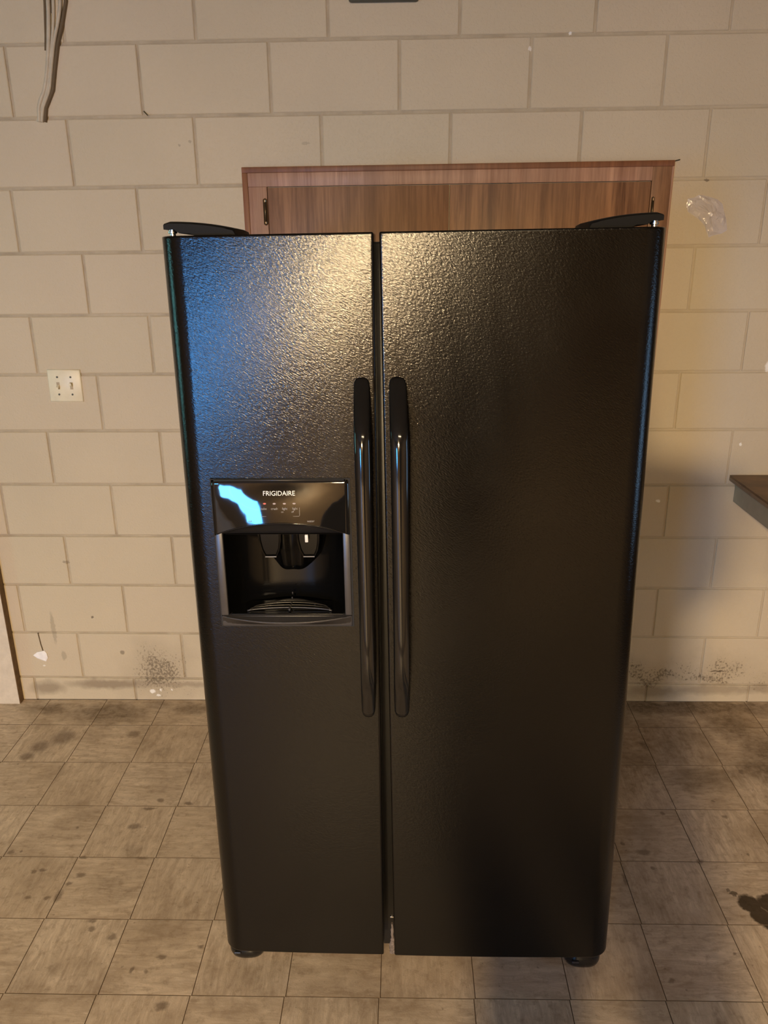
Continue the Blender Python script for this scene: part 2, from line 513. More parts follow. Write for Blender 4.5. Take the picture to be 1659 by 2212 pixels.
def disc_y(bm, x, z, y0, y1, rx, rz=None, n=20):
    """short cylinder whose axis runs along y"""
    rz = rz or rx
    rings = [[Vector((x + rx * math.cos(2 * PI * k / n), y, z + rz * math.sin(2 * PI * k / n))) for k in range(n)] for y in (y0, y1)]
    loft(bm, rings)


def empty(name, loc, rot=(0, 0, 0)):
    o = bpy.data.objects.new(name, None)
    o.empty_display_size = 0.1
    COL.objects.link(o)
    o.location = loc
    o.rotation_euler = rot
    return o


def tag(o, label=None, cat=None, group=None, kind=None):
    for k, v in (('label', label), ('category', cat), ('group', group), ('kind', kind)):
        if v:
            o[k] = v
    return o


# ------------------------------------------------------------------ setting: wall of blocks
wall = tag(box('wall_back', ROOM_L - 0.15, ROOM_R + 0.15, 0.004, 0.2, 0, ROOM_H, M['joint']), kind='structure',
           label='cream painted concrete block wall, mouldy along its foot')
CZ = [(0.0896, -0.00929), (0.2928, -0.0065), (0.4979, -0.0062), (0.7018, -0.0045), (0.9040, -0.0035), (1.1066, -0.0017),
      (1.3090, -0.0009), (1.5125, 0.0002), (1.7176, 0.0025), (1.9205, 0.0042), (2.1262, 0.0040), (2.3319, 0.0038), (2.536, 0.003)]


def zj(k, x):
    if k < 0:
        return 0.0
    if k >= len(CZ):
        return ROOM_H
    return CZ[k][0] + CZ[k][1] * x


PH = {}
for k in range(0, 14):
    PH[k] = -0.861 if k % 2 == 1 else -1.064
PH[11] = -0.815
PH[12] = -0.628
PH[10] = -1.060
ALT = {0: -1.06}
for k in range(0, 14):
    base = PH.get(k, -1.064)
    xs = [base + 0.4064 * i for i in range(-8, 12)]
    xs = [x + random.uniform(-0.004, 0.004) for x in xs]
    for xa, xb in zip(xs, xs[1:]):
        if xb < ROOM_L + 0.02 or xa > ROOM_R - 0.02:
            continue
        xa_, xb_ = max(xa, ROOM_L), min(xb, ROOM_R)
        g = 0.0042 if xa < 0.7 else 0.003
        gz = 0.0042 if xa < 0.9 else 0.0035
        x0, x1 = xa_ + g, xb_ - g
        z0a, z0b = zj(k - 1, x0) + (gz if k > 0 else 0), zj(k - 1, x1) + (gz if k > 0 else 0)
        z1a, z1b = zj(k, x0) - gz, zj(k, x1) - gz
        if z1a - z0a < 0.03:
            continue
        dy = random.uniform(-0.0008, 0.0006)
        yb = 0.004
        e = 0.0028
        vs = [(x0, yb, z0a), (x1, yb, z0b), (x1, yb, z1b), (x0, yb, z1a),
              (x0, 0.0018 + dy, z0a), (x1, 0.0018 + dy, z0b), (x1, 0.0018 + dy, z1b), (x0, 0.0018 + dy, z1a),
              (x0 + e, dy, z0a + e), (x1 - e, dy, z0b + e), (x1 - e, dy, z1b - e), (x0 + e, dy, z1a - e)]
        fs = [(8, 9, 10, 11)]
        for a in (0, 4):
            for i in range(4):
                j = (i + 1) % 4
                fs.append((a + i, a + j, a + 4 + j, a + 4 + i))
        from_py('concrete_block', vs, fs, M['block'], wall)

# crack and joint remnants on the wall
for pts, r in (([(-1.424, 0.0, 0.30), (-1.42, 0.0, 0.25), (-1.413, 0.0, 0.205)], 0.0025),):
    bm = bmesh.new()
    tube(bm, pts, r, 6)
    from_bm('wall_crack', bm, M['crackshade'], wall)

# ------------------------------------------------------------------ setting: floor
S = 0.2286
floor = tag(box('floor', ROOM_L - 0.15, ROOM_R + 0.15, -3.2, 0.2, -0.08, -0.0025, M['floor_base']), kind='structure',
            label='dirty beige vinyl tile floor with scattered brown stains')
rearfloor = tag(box('floor_rear', ROOM_L - 0.15, ROOM_R + 0.15, ROOM_B - 0.15, -3.2, -0.08, 0.0, M['floor_rear']), kind='structure')


def tile_mesh(nm, hx, hy):
    g, b = 0.0006, 0.0005
    hx -= g
    hy -= g
    vs = [(-hx, -hy, -0.0025), (hx, -hy, -0.0025), (hx, hy, -0.0025), (-hx, hy, -0.0025),
          (-hx, -hy, -0.0009), (hx, -hy, -0.0009), (hx, hy, -0.0009), (-hx, hy, -0.0009),
          (-hx + b, -hy + b, 0), (hx - b, -hy + b, 0), (hx - b, hy - b, 0), (-hx + b, hy - b, 0)]
    fs = [(8, 9, 10, 11)]
    for a in (0, 4):
        for i in range(4):
            j = (i + 1) % 4
            fs.append((a + i, a + j, a + 4 + j, a + 4 + i))
    me = bpy.data.meshes.new(nm)
    me.from_pydata(vs, [], fs)
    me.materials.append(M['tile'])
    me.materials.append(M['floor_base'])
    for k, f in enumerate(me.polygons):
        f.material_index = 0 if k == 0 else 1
    return me


SX = 0.2315
tm_a = tile_mesh('vinyl_tile', SX / 2, S / 2)
tm_b = tile_mesh('vinyl_tile_turned', S / 2, SX / 2)
tm_c = tile_mesh('vinyl_tile_cut', SX / 2, 0.177 / 2)
for j in range(-1, 12):
    for i in range(-9, 9):
        if j < 0:
            y0, y1 = -0.177, 0.0
        else:
            y1 = -0.177 - j * S
            y0 = y1 - S
        yc = (y0 + y1) / 2
        xc = -0.054 + (i + 0.5) * SX + 0.02 * (yc + 1.32)
        turn = (i + j) % 2 == 0
        if j < 0:
            o = bpy.data.objects.new('vinyl_tile', tm_c)
        else:
            o = bpy.data.objects.new('vinyl_tile', tm_b if turn else tm_a)
        COL.objects.link(o)
        o.location = (xc, yc, random.uniform(-0.0003, 0.0))
        rz = 0.5 * PI if (turn and j >= 0) else 0.0
        o.rotation_euler = (0, 0, rz - 0.004)
        o.parent = floor

# ------------------------------------------------------------------ setting: rest of the room
tag(box('ceiling', ROOM_L - 0.15, ROOM_R + 0.15, ROOM_B - 0.15, 0.2, ROOM_H, ROOM_H + 0.1, M['ceiling']), kind='structure')


def wall_with_hole(name, axis, c0, c1, a0, a1, ha0, ha1, hz0, hz1):
    bm = bmesh.new()
    for u0, u1, z0, z1 in ((a0, ha0, 0, ROOM_H), (ha1, a1, 0, ROOM_H), (ha0, ha1, 0, hz0), (ha0, ha1, hz1, ROOM_H)):
        if axis == 'y':
            add_box(bm, u0, u1, c0, c1, z0, z1)
        else:
            add_box(bm, c0, c1, u0, u1, z0, z1)
    return tag(from_bm(name, bm, M['wall_rear']), kind='structure')


def window(name, axis, c, a0, a1, z0, z1, bars):
    bm = bmesh.new()
    f = 0.04

    def bar(u0, u1, w0, w1):
        if axis == 'y':
            add_box(bm, u0, u1, c - 0.02, c + 0.02, w0, w1)
        else:
            add_box(bm, c - 0.02, c + 0.02, u0, u1, w0, w1)
    bar(a0, a0 + f, z0, z1)
    bar(a1 - f, a1, z0, z1)
    bar(a0 + f, a1 - f, z0, z0 + f)
    bar(a0 + f, a1 - f, z1 - f, z1)
    if bars:
        zc = (z0 + z1) / 2
        bar(a0 + f, a1 - f, zc - f / 2, zc + f / 2)
    return tag(from_bm(name, bm, M['trim']), kind='structure')


wall_with_hole('wall_rear', 'y', ROOM_B - 0.15, ROOM_B, ROOM_L - 0.15, ROOM_R + 0.15, -3.17, -2.33, 0.3, 1.7)
window('window_1', 'y', ROOM_B - 0.06, -3.17, -2.33, 0.3, 1.7, True)
wall_with_hole('wall_left', 'x', ROOM_L - 0.15, ROOM_L, ROOM_B, 0.0, -1.68, -1.32, 0.72, 1.98)
window('window_2', 'x', ROOM_L - 0.06, -1.68, -1.32, 0.72, 1.98, False)
wall_with_hole('wall_right', 'x', ROOM_R, ROOM_R + 0.15, ROOM_B, 0.0, -2.15, -1.55, 0.58, 1.62)
window('window_3', 'x', ROOM_R + 0.06, -2.15, -1.55, 0.58, 1.62, False)

# white casing board at the left end of the wall
bm = bmesh.new()
add_box(bm, -1.70, -1.525, -0.035, 0.0, 0.0, 2.05, 0.002, 1)
o = from_bm('trim_1', bm, M['trim'])
o.data.materials.append(M['raw'])
for f in o.data.polygons:
    if f.normal.x > 0.7:
        f.material_index = 1
tag(o, 'white painted upright board with a bare brown edge, foot of the wall at far left', kind='structure')

# ------------------------------------------------------------------ refrigerator
FR = empty('refrigerator', (0.03351, -1.333, 0.0), (-0.03178, -0.00914, -0.01448))
tag(FR, 'black side-by-side refrigerator with textured doors and an ice and water dispenser', 'refrigerator')


def add_strip(v0, v1):
    return (v0, v1)


def door(name, xl_t, xr_t, xl_b, xr_b, zt, zb, big_left, bow_c, hole=None, label=None):
    """door slab: front profile in X/Y swept in Z; one side carries the deep outer rounding"""
    T = 0.095
    Rb, Rs = 0.040, 0.0035
    W = 1.0

    def prof(xl, xr):
        pts = []
        bigx, smlx = (xl, xr) if big_left else (xr, xl)
        sgn = 1 if big_left else -1
        pts.append((bigx, T))
        n = 10
        for i in range(n + 1):
            a = i / n * PI / 2
            pts.append((bigx + sgn * Rb * 1.08 * (1 - math.cos(a)), 0.038 - 0.038 * math.sin(a) + 0.002 * (1 - i / n)))
        x_in0 = bigx + sgn * Rb * 1.08
        x_in1 = smlx - sgn * Rs
        cols = [x_in0 + (x_in1 - x_in0) * i / 14 for i in range(1, 14)]
        if hole:
            hx = [hole[0], hole[1]]
            cols = [c for c in cols if min(abs(c - h) for h in hx) > 0.008] + hx
            cols.sort(reverse=not big_left)
        for c in [x_in0 + sgn * 0.002] + cols + [x_in1 - sgn * 0.002]:
            pts.append((c, 0.0))
        for i in range(5):
            a = i / 4 * PI / 2
            pts.append((smlx - sgn * Rs * (1 - math.sin(a)), Rs * (1 - math.cos(a))))
        pts.append((smlx, T))
        # gentle bow of the whole front
        out = []
        for x, y in pts:
            d = (x - bow_c) / 0.40
            out.append((x, y + (0.0065 * d * d if y < T * 0.9 else 0)))
        return out
    zs = [zb, zb + 0.0008, zb + 0.0025, zb + 0.0045, zb + 0.02]
    zmid = [zb + 0.02 + (zt - zb - 0.04) * i / 16 for i in range(1, 16)]
    if hole:
        zmid = [z for z in zmid if min(abs(z - hole[2]), abs(z - hole[3])) > 0.02] + [hole[2], hole[3]]
        zmid.sort()
    zs += zmid + [zt - 0.02, zt - 0.0045, zt - 0.0025, zt - 0.0008, zt]
    rings = []
    for z in zs:
        k = (z - zb) / (zt - zb)
        pr = prof(xl_b + (xl_t - xl_b) * k, xr_b + (xr_t - xr_b) * k)
        d = min(z - zb, zt - z)
        ins = 0.0 if d >= 0.0025 else 0.0025 * (1 - math.sqrt(max(0, 1 - (1 - d / 0.0025) ** 2)))
        xm = (xl_t + xr_t) / 2
        rings.append([Vector((x + (ins if x < xm else -ins) * 0.6, min(y + ins, T), z)) for x, y in pr])
    bm = bmesh.new()
    rv = [[bm.verts.new(p) for p in r_] for r_ in rings]
    n = len(rings[0])
    for a in range(len(zs) - 1):
        for i in range(n - 1):
            if hole:
                cx = (rings[a][i].x + rings[a][i + 1].x) / 2
                cz = (zs[a] + zs[a + 1]) / 2
                if hole[0] < cx < hole[1] and hole[2] < cz < hole[3] and rings[a][i].y < 0.03:
                    continue
            f = bm.faces.new((rv[a][i], rv[a][i + 1], rv[a + 1][i + 1], rv[a + 1][i]))
            f.smooth = True
    for ring, z in ((rings[0], 0), (rings[-1], 1)):
        bm.faces.new([bm.verts.new(p) for p in ring])
    bm.faces.new([bm.verts.new(p) for p in (rings[0][0], rings[0][-1], rings[-1][-1], rings[-1][0])])
    bmesh.ops.recalc_face_normals(bm, faces=bm.faces)
    me = bpy.data.meshes.new(name)
    bm.to_mesh(me)
    bm.free()
    o = link(name, me, M['door'], FR)
    if label:
        o['label'] = label
    return o


HOLE = (-0.3925, -0.1260, 1.0035, 1.3120)
door('freezer_door', -0.4575, -0.0666, -0.4575, -0.0744, 1.7655, 0.1455, True, -0.10, HOLE,
     'narrower left door with the dispenser')
door('fresh_food_door', -0.0560, 0.4575, -0.0492, 0.4575, 1.7658, 0.1425, False, 0.12, None,
     'wider plain right door')

# cabinet behind the doors, with gaskets
box('cabinet', -0.450, 0.450, 0.110, 0.80, 0.065, 1.752, M['cab'], FR, 0.004)
for x0, x1 in ((-0.45, -0.075), (-0.048, 0.45)):
    bm = bmesh.new()
    add_box(bm, x0 + 0.012, x1 - 0.012, 0.094, 0.111, 0.155, 1.75)
    from_bm('door_gasket', bm, M['rubber'], FR)

# hinge covers
for s in (-1, 1):
    bm = bmesh.new()
    prof = []
    n = 14
    xo, xi = 0.4505, 0.3200
    top = []
    for i in range(n + 1):
        u = i / n
        x = xo - (xo - xi) * u
        zt_ = 1.7918 - 0.0005 * u - 0.0135 * u ** 2.2
        if i == 0:
            zt_ -= 0.003
        top.append((x, zt_))
    rings = []
    for yy, sh in ((0.030, 0.004), (0.036, 0.0012), (0.045, 0.0), (0.115, 0.0), (0.17, 0.002), (0.176, 0.006)):
        ring = []
        for x, z in top:
            ring.append(Vector((s * (x if x > 0.33 else x + sh), yy, z - sh)))
        for x, z in reversed(top):
            zb_ = 1.7775 if x > 0.425 else (1.7705 if x > 0.40 else 1.7668)
            ring.append(Vector((s * x, yy, min(zb_, z - 0.004))))
        rings.append(ring)
    loft(bm, rings)
    hc = from_bm('hinge_cover', bm, M['cap'], FR, angle=R(35))
    bm = bmesh.new()
    prev = None
    rs = [(0.0055, 1.7640), (0.0055, 1.7705), (0.0085, 1.7712), (0.0085, 1.7745), (0.0065, 1.7752), (0.0065, 1.780)]
    loft(bm, [[Vector((s * 0.439 + r_ * math.cos(2 * PI * k / 20), 0.047 + r_ * math.sin(2 * PI * k / 20), z)) for k in range(20)] for r_, z in rs])
    from_bm('hinge_pin', bm, M['steel'], hc, angle=R(35))

# handles
for nm, xc, hw, xt, xb in (('left', -0.0918, 0.0152, -0.0938, -0.0966), ('right', -0.0232, 0.0166, -0.0266, -0.0252)):
    bm = bmesh.new()
    # path stations (z, y of the bar's rear face, half-width, thickness)
    st = [(1.5095, 0.004, 0.0040, 0.003), (1.5075, 0.004, 0.0095, 0.006), (1.5030, 0.003, 0.0130, 0.009), (1.494, 0.001, 0.0150, 0.012),
          (1.475, -0.006, 0.0152, 0.016), (1.455, -0.015, 0.0153, 0.019), (1.435, -0.025, 0.0154, 0.021), (1.418, -0.032, 0.0155, 0.022),
          (1.400, -0.0365, 0.0156, 0.023), (1.375, -0.039, 0.0156, 0.023), (1.30, -0.040, 0.0153, 0.023), (1.20, -0.0405, 0.0150, 0.023), (1.10, -0.0405, 0.0148, 0.023),
          (1.00, -0.040, 0.0148, 0.023), (0.94, -0.0385, 0.0149, 0.023), (0.905, -0.035, 0.0150, 0.022), (0.880, -0.028, 0.0150, 0.020),
          (0.855, -0.018, 0.0148, 0.017), (0.830, -0.008, 0.0146, 0.014), (0.805, 0.0, 0.0140, 0.010), (0.794, 0.003, 0.0115, 0.008), (0.788, 0.004, 0.0070, 0.005), (0.786, 0.004, 0.0025, 0.003)]
    rings = []
    k0 = hw / 0.0152
    for z, y, h, th in st:
        u = (z - 0.786) / (1.5095 - 0.786)
        # blend centre line: ends sit nearer the end positions
        e = min(1.0, max(0.0, (abs(u - 0.5) - 0.32) / 0.18))
        xm = xc * (1 - e) + (xt if u > 0.5 else xb) * e
        h *= k0
        ring = []
        n = 24
        for i in range(n):
            a = 2 * PI * i / n
            # rounded box section with a softly faceted front
            c, s_ = math.cos(a), math.sin(a)
            px = math.copysign(abs(c) ** 0.62, c) * h
            py = math.copysign(abs(s_) ** 0.62, s_) * th / 2
            if py < 0:
                py *= 1.0 + 0.25 * (1 - abs(px) / h)
            ring.append(Vector((xm + px, y - th / 2 + py, z)))
        rings.append(ring)
    loft(bm, rings)
    for v in bm.verts:
        if v.co.y > 0.012:
            v.co.y = 0.012
    hd = from_bm('handle', bm, M['gloss'], FR, angle=R(50))

# front feet (roller covers)
for s, xo, yo, zo in ((-1, -0.4335, 0.142, 0.0105), (1, 0.424, 0.138, 0.0015)):
    bm = bmesh.new()
    rings = []
    for z, k in ((zo, 0.80), (zo + 0.004, 0.92), (zo + 0.013, 0.99), (zo + 0.022, 1.0), (zo + 0.030, 0.97), (zo + 0.036, 0.90), (zo + 0.052, 0.86), (zo + 0.075, 0.86)):
        rings.append([Vector((xo + 0.0465 * k * math.copysign(abs(math.cos(a)) ** 0.8, math.cos(a)),
                              yo + 0.036 * k * math.copysign(abs(math.sin(a)) ** 0.8, math.sin(a)), z)) for a in [2 * PI * i / 28 for i in range(28)]])
    loft(bm, rings)
    ft = from_bm('foot', bm, M['gloss'], FR, angle=R(45))
    bm = bmesh.new()
    add_box(bm, xo - 0.030, xo - 0.012, yo - 0.0385, yo - 0.030, zo + 0.020, zo + 0.027, 0.002)
    from_bm('foot_slot', bm, M['satin'], ft)
for s in (-1, 1):
    bm = bmesh.new()
    rings = [[Vector((s * 0.40 + dx, 0.72 + 0.03 * math.cos(a), 0.0525 + 0.03 * math.sin(a))) for a in [2 * PI * i / 20 for i in range(20)]] for dx in (-0.012, 0.012)]
    loft(bm, rings)
    from_bm('rear_roller', bm, M['rubber'], FR)

# dirt caught at the bottom of the gap between the doors
bm = bmesh.new()
rr = random.Random(3)
zz = 0.150
rings = []
for i in range(14):
    z = 0.146 + i * 0.0068
    wv = 0.0065 * (1 - i / 15) + rr.uniform(0, 0.0025)
    xo = -0.0545 + rr.uniform(-0.0015, 0.001) + i * 0.0001
    yo = 0.006 + rr.uniform(-0.002, 0.003)
    rings.append([Vector((xo + wv * math.cos(a) * rr.uniform(.7, 1.0), yo + 0.004 * math.sin(a), z)) for a in [2 * PI * k / 8 for k in range(8)]])
loft(bm, rings)
tag(from_bm('lint', bm, M['lint'], FR), label='grey lint caught in the door gap')
box('metal_tab', -0.058, -0.0498, 0.001, 0.006, 0.2535, 0.2575, M['steel'], FR, 0.0006)

# ------------------------------------------------------------------ dispenser
bm = bmesh.new()
HX0, HX1, HZ0, HZ1 = -0.3935, -0.1245, 1.0022, 1.3132
RX0, RX1, RZ0, RZ1 = -0.3785, -0.1385, 1.0265, 1.1985
# outer surround as four bars, slightly proud of the door
add_box(bm, HX0, RX0, -0.0055, 0.02, RZ0, 1.225, 0.002)
add_box(bm, RX1, HX1, -0.0055, 0.02, RZ0, 1.225, 0.002)
add_box(bm, HX0, HX1, -0.0045, 0.02, HZ0, RZ0 - 0.001, 0.003)
DS = from_bm('dispenser', bm, M['greyframe'], FR, angle=R(40))
# black seal line around the whole unit
bm = bmesh.new()
for a in ((HX0 - 0.0022, HX0, HZ0 - 0.002, HZ1 + 0.002), (HX1, HX1 + 0.0035, HZ0 - 0.002, HZ1 + 0.002), (HX0, HX1, HZ1, HZ1 + 0.002), (HX0, HX1, HZ0 - 0.002, HZ0)):
    add_box(bm, a[0], a[1], -0.0015, 0.012, a[2], a[3])
from_bm('surround_seal', bm, M['rubber'], DS)

# recess: curved back, floor and ceiling
bm = bmesh.new()
n = 20
rows = []
for z in (RZ0 - 0.006, 1.04, 1.06, 1.10, 1.15, RZ1 + 0.002):
    row = []
    for i in range(n + 1):
        u = -1 + 2 * i / n
        x = (RX0 + RX1) / 2 + u * (RX1 - RX0) / 2
        y = 0.0 + 0.088 * math.sqrt(max(0, 1 - abs(u) ** 3.2))
        row.append(bm.verts.new((x, y, z)))
    rows.append(row)
for a, b in zip(rows, rows[1:]):
    for i in range(n):
        f = bm.faces.new((a[i], a[i + 1], b[i + 1], b[i]))
        f.smooth = True
bm.faces.new([bm.verts.new(v.co) for v in rows[0]])
bm.faces.new([bm.verts.new(v.co) for v in rows[-1]])
from_bm('recess', bm, M['recess'], DS)

# central curved shield behind the paddles
bm = bmesh.new()
rows = []
cxs, hw = -0.2475, 0.067
for j in range(9):
    v = j / 8
    row = []
    for i in range(25):
        u = -1 + 2 * i / 24
        zlow = 1.108 + 0.030 * abs(u) ** 2.5
        z = RZ1 + (zlow - RZ1) * v
        y = 0.030 + 0.045 * (u * u) + 0.004 * math.cos(u * 9) + 0.012 * v * v
        row.append(bm.verts.new((cxs + u * hw * (1 - 0.12 * v * v), y, z)))
    rows.append(row)
for a, b in zip(rows, rows[1:]):
    for i in range(24):
        f = bm.faces.new((a[i], a[i + 1], b[i + 1], b[i]))
        f.smooth = True
bmesh.ops.solidify(bm, geom=bm.faces[:], thickness=0.002)
from_bm('splash_shield', bm, M['recess'], DS)

# paddles
for xc, nm in ((-0.2885, 'ice'), (-0.2105, 'water')):
    bm = bmesh.new()
    outline = [(-0.0235, 1.200), (-0.0225, 1.180), (-0.0185, 1.160), (-0.0130, 1.1485), (-0.0115, 1.1465), (0.0115, 1.1465), (0.0130, 1.1485), (0.0185, 1.160), (0.0225, 1.180), (0.0235, 1.200)]
    y0 = 0.012

    def yy(z):
        return y0 + (1.20 - z) * 0.10
    fr_ = [Vector((xc + x, yy(z), z)) for x, z in outline]
    fi = [Vector((xc + x * 0.86, yy(z) + 0.001, 1.1465 + (z - 1.1465) * 0.93 + 0.0015)) for x, z in outline]
    bk = [Vector((xc + x, yy(z) + 0.008, z)) for x, z in outline]
    inn = [Vector((xc + x * 0.80, yy(z) + 0.0045, 1.1465 + (z - 1.1465) * 0.93 + 0.003)) for x, z in outline]
    loft(bm, [bk, fr_, fi, inn])
    pd = from_bm('paddle', bm, M['recess'], DS, angle=R(30))
    bm = bmesh.new()
    add_box(bm, xc - 0.0115, xc + 0.0115, yy(1.146) - 0.0014, yy(1.146) + 0.006, 1.1455, 1.1472, 0.0005, 1)
    from_bm('paddle_lip', bm, M['print'], pd)
box('water_spout', -0.2158, -0.2092, 0.006, 0.013, 1.1805, 1.1965, M['white'], DS, 0.0012)

# drip tray with curved ribs and a small centre post
bm = bmesh.new()
add_box(bm, RX0 + 0.004, RX1 - 0.004, 0.002, 0.070, RZ0 - 0.004, RZ0 + 0.001, 0.001, 1)
tr = from_bm('drip_tray', bm, M['gloss'], DS, angle=R(40))
cxr = -0.2555
for k, (yo, hwid, dep) in enumerate(((0.012, 0.088, 0.010), (0.020, 0.084, 0.016), (0.028, 0.078, 0.022), (0.034, 0.064, 0.027), (0.040, 0.050, 0.026))):
    bm = bmesh.new()
    pts = []
    for i in range(25):
        a = -1 + 2 * i / 24
        pts.append((cxr + hwid * a, yo + dep * math.sqrt(max(0, 1 - a * a)) * 0.9, RZ0 + 0.003 + 0.003 * (1 - a * a)))
    tube(bm, pts, 0.0016, 8)
    from_bm('grille_rib', bm, M['satin'] if k % 2 else M['greyframe'], tr, smooth=True)
bm = bmesh.new()
for i in range(7):
    y = 0.012 + i * 0.0085
    zc = RZ0 + 0.006 + max(0, i - 4) * 0.008
    rr_ = 0.0028 - i * 0.0002
    loft(bm, [[Vector((cxr + rr_ * q * math.cos(2 * PI * a / 10), y + rr_ * q * math.sin(2 * PI * a / 10), zc + dz)) for a in range(10)] for q, dz in ((0.6, -0.004), (1.0, 0.0), (0.7, 0.0015))])
from_bm('grille_stud', bm, M['greyframe'], tr, smooth=True)

# tray front lip: crescent shelf that bulges forward
bm = bmesh.new()
top_in, top_out, low_out, low_in = [], [], [], []
N = 28
for i in range(N + 1):
    u = -1 + 2 * i / N
    x = (HX0 + HX1) / 2 + u * (HX1 - HX0) / 2 * 0.985
    b = math.sqrt(max(0.0, 1 - u * u)) ** 1.2
    b = (1 - u * u)
    top_in.append(Vector((x, 0.004, RZ0)))
    top_out.append(Vector((x, -0.006 - 0.016 * b, RZ0 - 0.001 - 0.0075 * b)))
    low_out.append(Vector((x, -0.006 - 0.0145 * b, RZ0 - 0.003 - 0.010 * b)))
    low_in.append(Vector((x, -0.003, HZ0 + 0.002)))
loft(bm, [top_in, top_out, low_out], closed=False, cap=False)
from_bm('tray_lip', bm, M['greyframe'], DS, angle=R(45))

bm = bmesh.new()
loft(bm, [low_out, low_in], closed=False, cap=False)
bm.faces.new([bm.verts.new(v) for v in (top_in[0], top_out[0], low_out[0], low_in[0])])
bm.faces.new([bm.verts.new(v) for v in (top_in[-1], top_out[-1], low_out[-1], low_in[-1])])
from_bm('lip_underside', bm, M['satin'], DS, angle=R(45))
bm = bmesh.new()
tube(bm, [v + Vector((0, -0.0003, -0.0004)) for v in top_out[1:-1]], 0.0010, 8)
from_bm('lip_bead', bm, M['greyframe'], DS, smooth=True)

# glossy control panel with arched brow
bm = bmesh.new()
NX, NZ = 36, 14


def arc_z(u):
    return 1.2015 + 0.0275 * (1 - abs(u) ** 2.1)


def pan_y(u, v):
    # v: 0 top .. 1 bottom edge; bulges forward towards the bottom centre
    return -0.0045 - 0.0135 * (v ** 1.3) * (1 - 0.75 * u * u) - 0.0030 * math.sin(PI * v) * (1 - u * u)


rows = []
for j in range(NZ + 1):
    v = j / NZ
    row = []
    for i in range(NX + 1):
        u = -1 + 2 * i / NX
        x = (HX0 + HX1) / 2 + u * (HX1 - HX0) / 2
        zt_ = HZ1 - (0.004 * max(0, (abs(u) - 0.95) / 0.05) ** 2)
        z = zt_ + (arc_z(u) - zt_) * v
        row.append(bm.verts.new((x, pan_y(u, v), z)))
    rows.append(row)
for a, b in zip(rows, rows[1:]):
    for i in range(NX):
        f = bm.faces.new((a[i], a[i + 1], b[i + 1], b[i]))
        f.smooth = True
# rim going back to the door all round the top and sides
edge = [r_[0] for r_ in reversed(rows)] + rows[0][1:] + [r_[-1] for r_ in rows[1:]]
back = [bm.verts.new((v.co.x, 0.010, v.co.z)) for v in edge]
for i in range(len(edge) - 1):
    bm.faces.new((edge[i], edge[i + 1], back[i + 1], back[i]))
bm.normal_update()
me = bpy.data.meshes.new('control_panel')
bm.to_mesh(me)
bm.free()
bm = bmesh.new()
bm.from_mesh(me)
bmesh.ops.recalc_face_normals(bm, faces=bm.faces)
cp = from_bm('control_panel', bm, M['panel'], DS)
# brow below the arch
bm = bmesh.new()
rows = []
for j in range(9):
    v = j / 8
    row = []
    for i in range(NX + 1):
        u = -1 + 2 * i / NX
        x = (HX0 + HX1) / 2 + u * (HX1 - HX0) / 2
        z0, y0 = arc_z(u), pan_y(u, 1)
        z = z0 + (1.1968 - z0) * v
        y = y0 + (0.010 - y0) * (v ** 0.8)
        row.append(bm.verts.new((x, y, z)))
    rows.append(row)
for a, b in zip(rows, rows[1:]):
    for i in range(NX):
        f = bm.faces.new((a[i], a[i + 1], b[i + 1], b[i]))
        f.smooth = True
from_bm('brow', bm, M['satin'], DS)
# thin bright bead along the arch and along the top edge
bm = bmesh.new()
pts = []
for i in range(41):
    u = -0.99 + 1.98 * i / 40
    pts.append(((HX0 + HX1) / 2 + u * (HX1 - HX0) / 2, pan_y(u, 1) - 0.0002, arc_z(u)))
tube(bm, pts, 0.0011, 8)
from_bm('arch_bead', bm, M['gloss'], DS, smooth=True)
bm = bmesh.new()
tube(bm, [(HX0 + 0.006, -0.0045, HZ1 - 0.0006), (HX1 - 0.008, -0.0045, HZ1 - 0.0006)], 0.0012, 8)
from_bm('top_bead', bm, M['greyframe'], DS, smooth=True)


def text(body, size, x, z, mat, parent, name, ext=0.0003, align='CENTER', space=1.0, yoff=0.0, sx=1.0):
    c = bpy.data.curves.new(name, 'FONT')
    c.body = body
    c.size = size
    c.extrude = ext
    c.align_x = align
    c.align_y = 'CENTER'
    c.space_character = space
    tmp = bpy.data.objects.new(name, c)
    COL.objects.link(tmp)
    dg = bpy.context.evaluated_depsgraph_get()
    me = bpy.data.meshes.new_from_object(tmp.evaluated_get(dg))
    bpy.data.objects.remove(tmp)
    # drape the flat letters onto the convex panel
    for v in me.vertices:
        X = x + v.co.x * sx
        Z = z + v.co.y
        u = (X - (HX0 + HX1) / 2) / ((HX1 - HX0) / 2)
        vv = (HZ1 - Z) / (HZ1 - arc_z(u))
        v.co = Vector((X, pan_y(u, max(0, min(1, vv))) - 0.0006 - v.co.z + yoff, Z))
    me.materials.clear()
    o = link(name, me, mat, parent)
    return o


text('FRIGIDAIRE', 0.0128, -0.2598, 1.2875, M['badge'], DS, 'badge_lettering', 0.0005, space=1.0, sx=0.98)
for s_, x in (('cube', -0.2905), ('crush', -0.2695), ('light', -0.2490), ('light', -0.2290)):
    text(s_, 0.0062, x, 1.2580, M['print'], DS, 'print')
for s_, x in (('on', -0.2540), ('off', -0.2340)):
    text(s_, 0.0048, x, 1.2518, M['print'], DS, 'print')
text('ice', 0.0062, -0.3190, 1.2330, M['print'], DS, 'print')
text('water', 0.0062, -0.1990, 1.2325, M['print'], DS, 'print')


def on_panel(x, z):
    u = (x - (HX0 + HX1) / 2) / ((HX1 - HX0) / 2)
    return pan_y(u, (HZ1 - z) / (HZ1 - arc_z(u)))


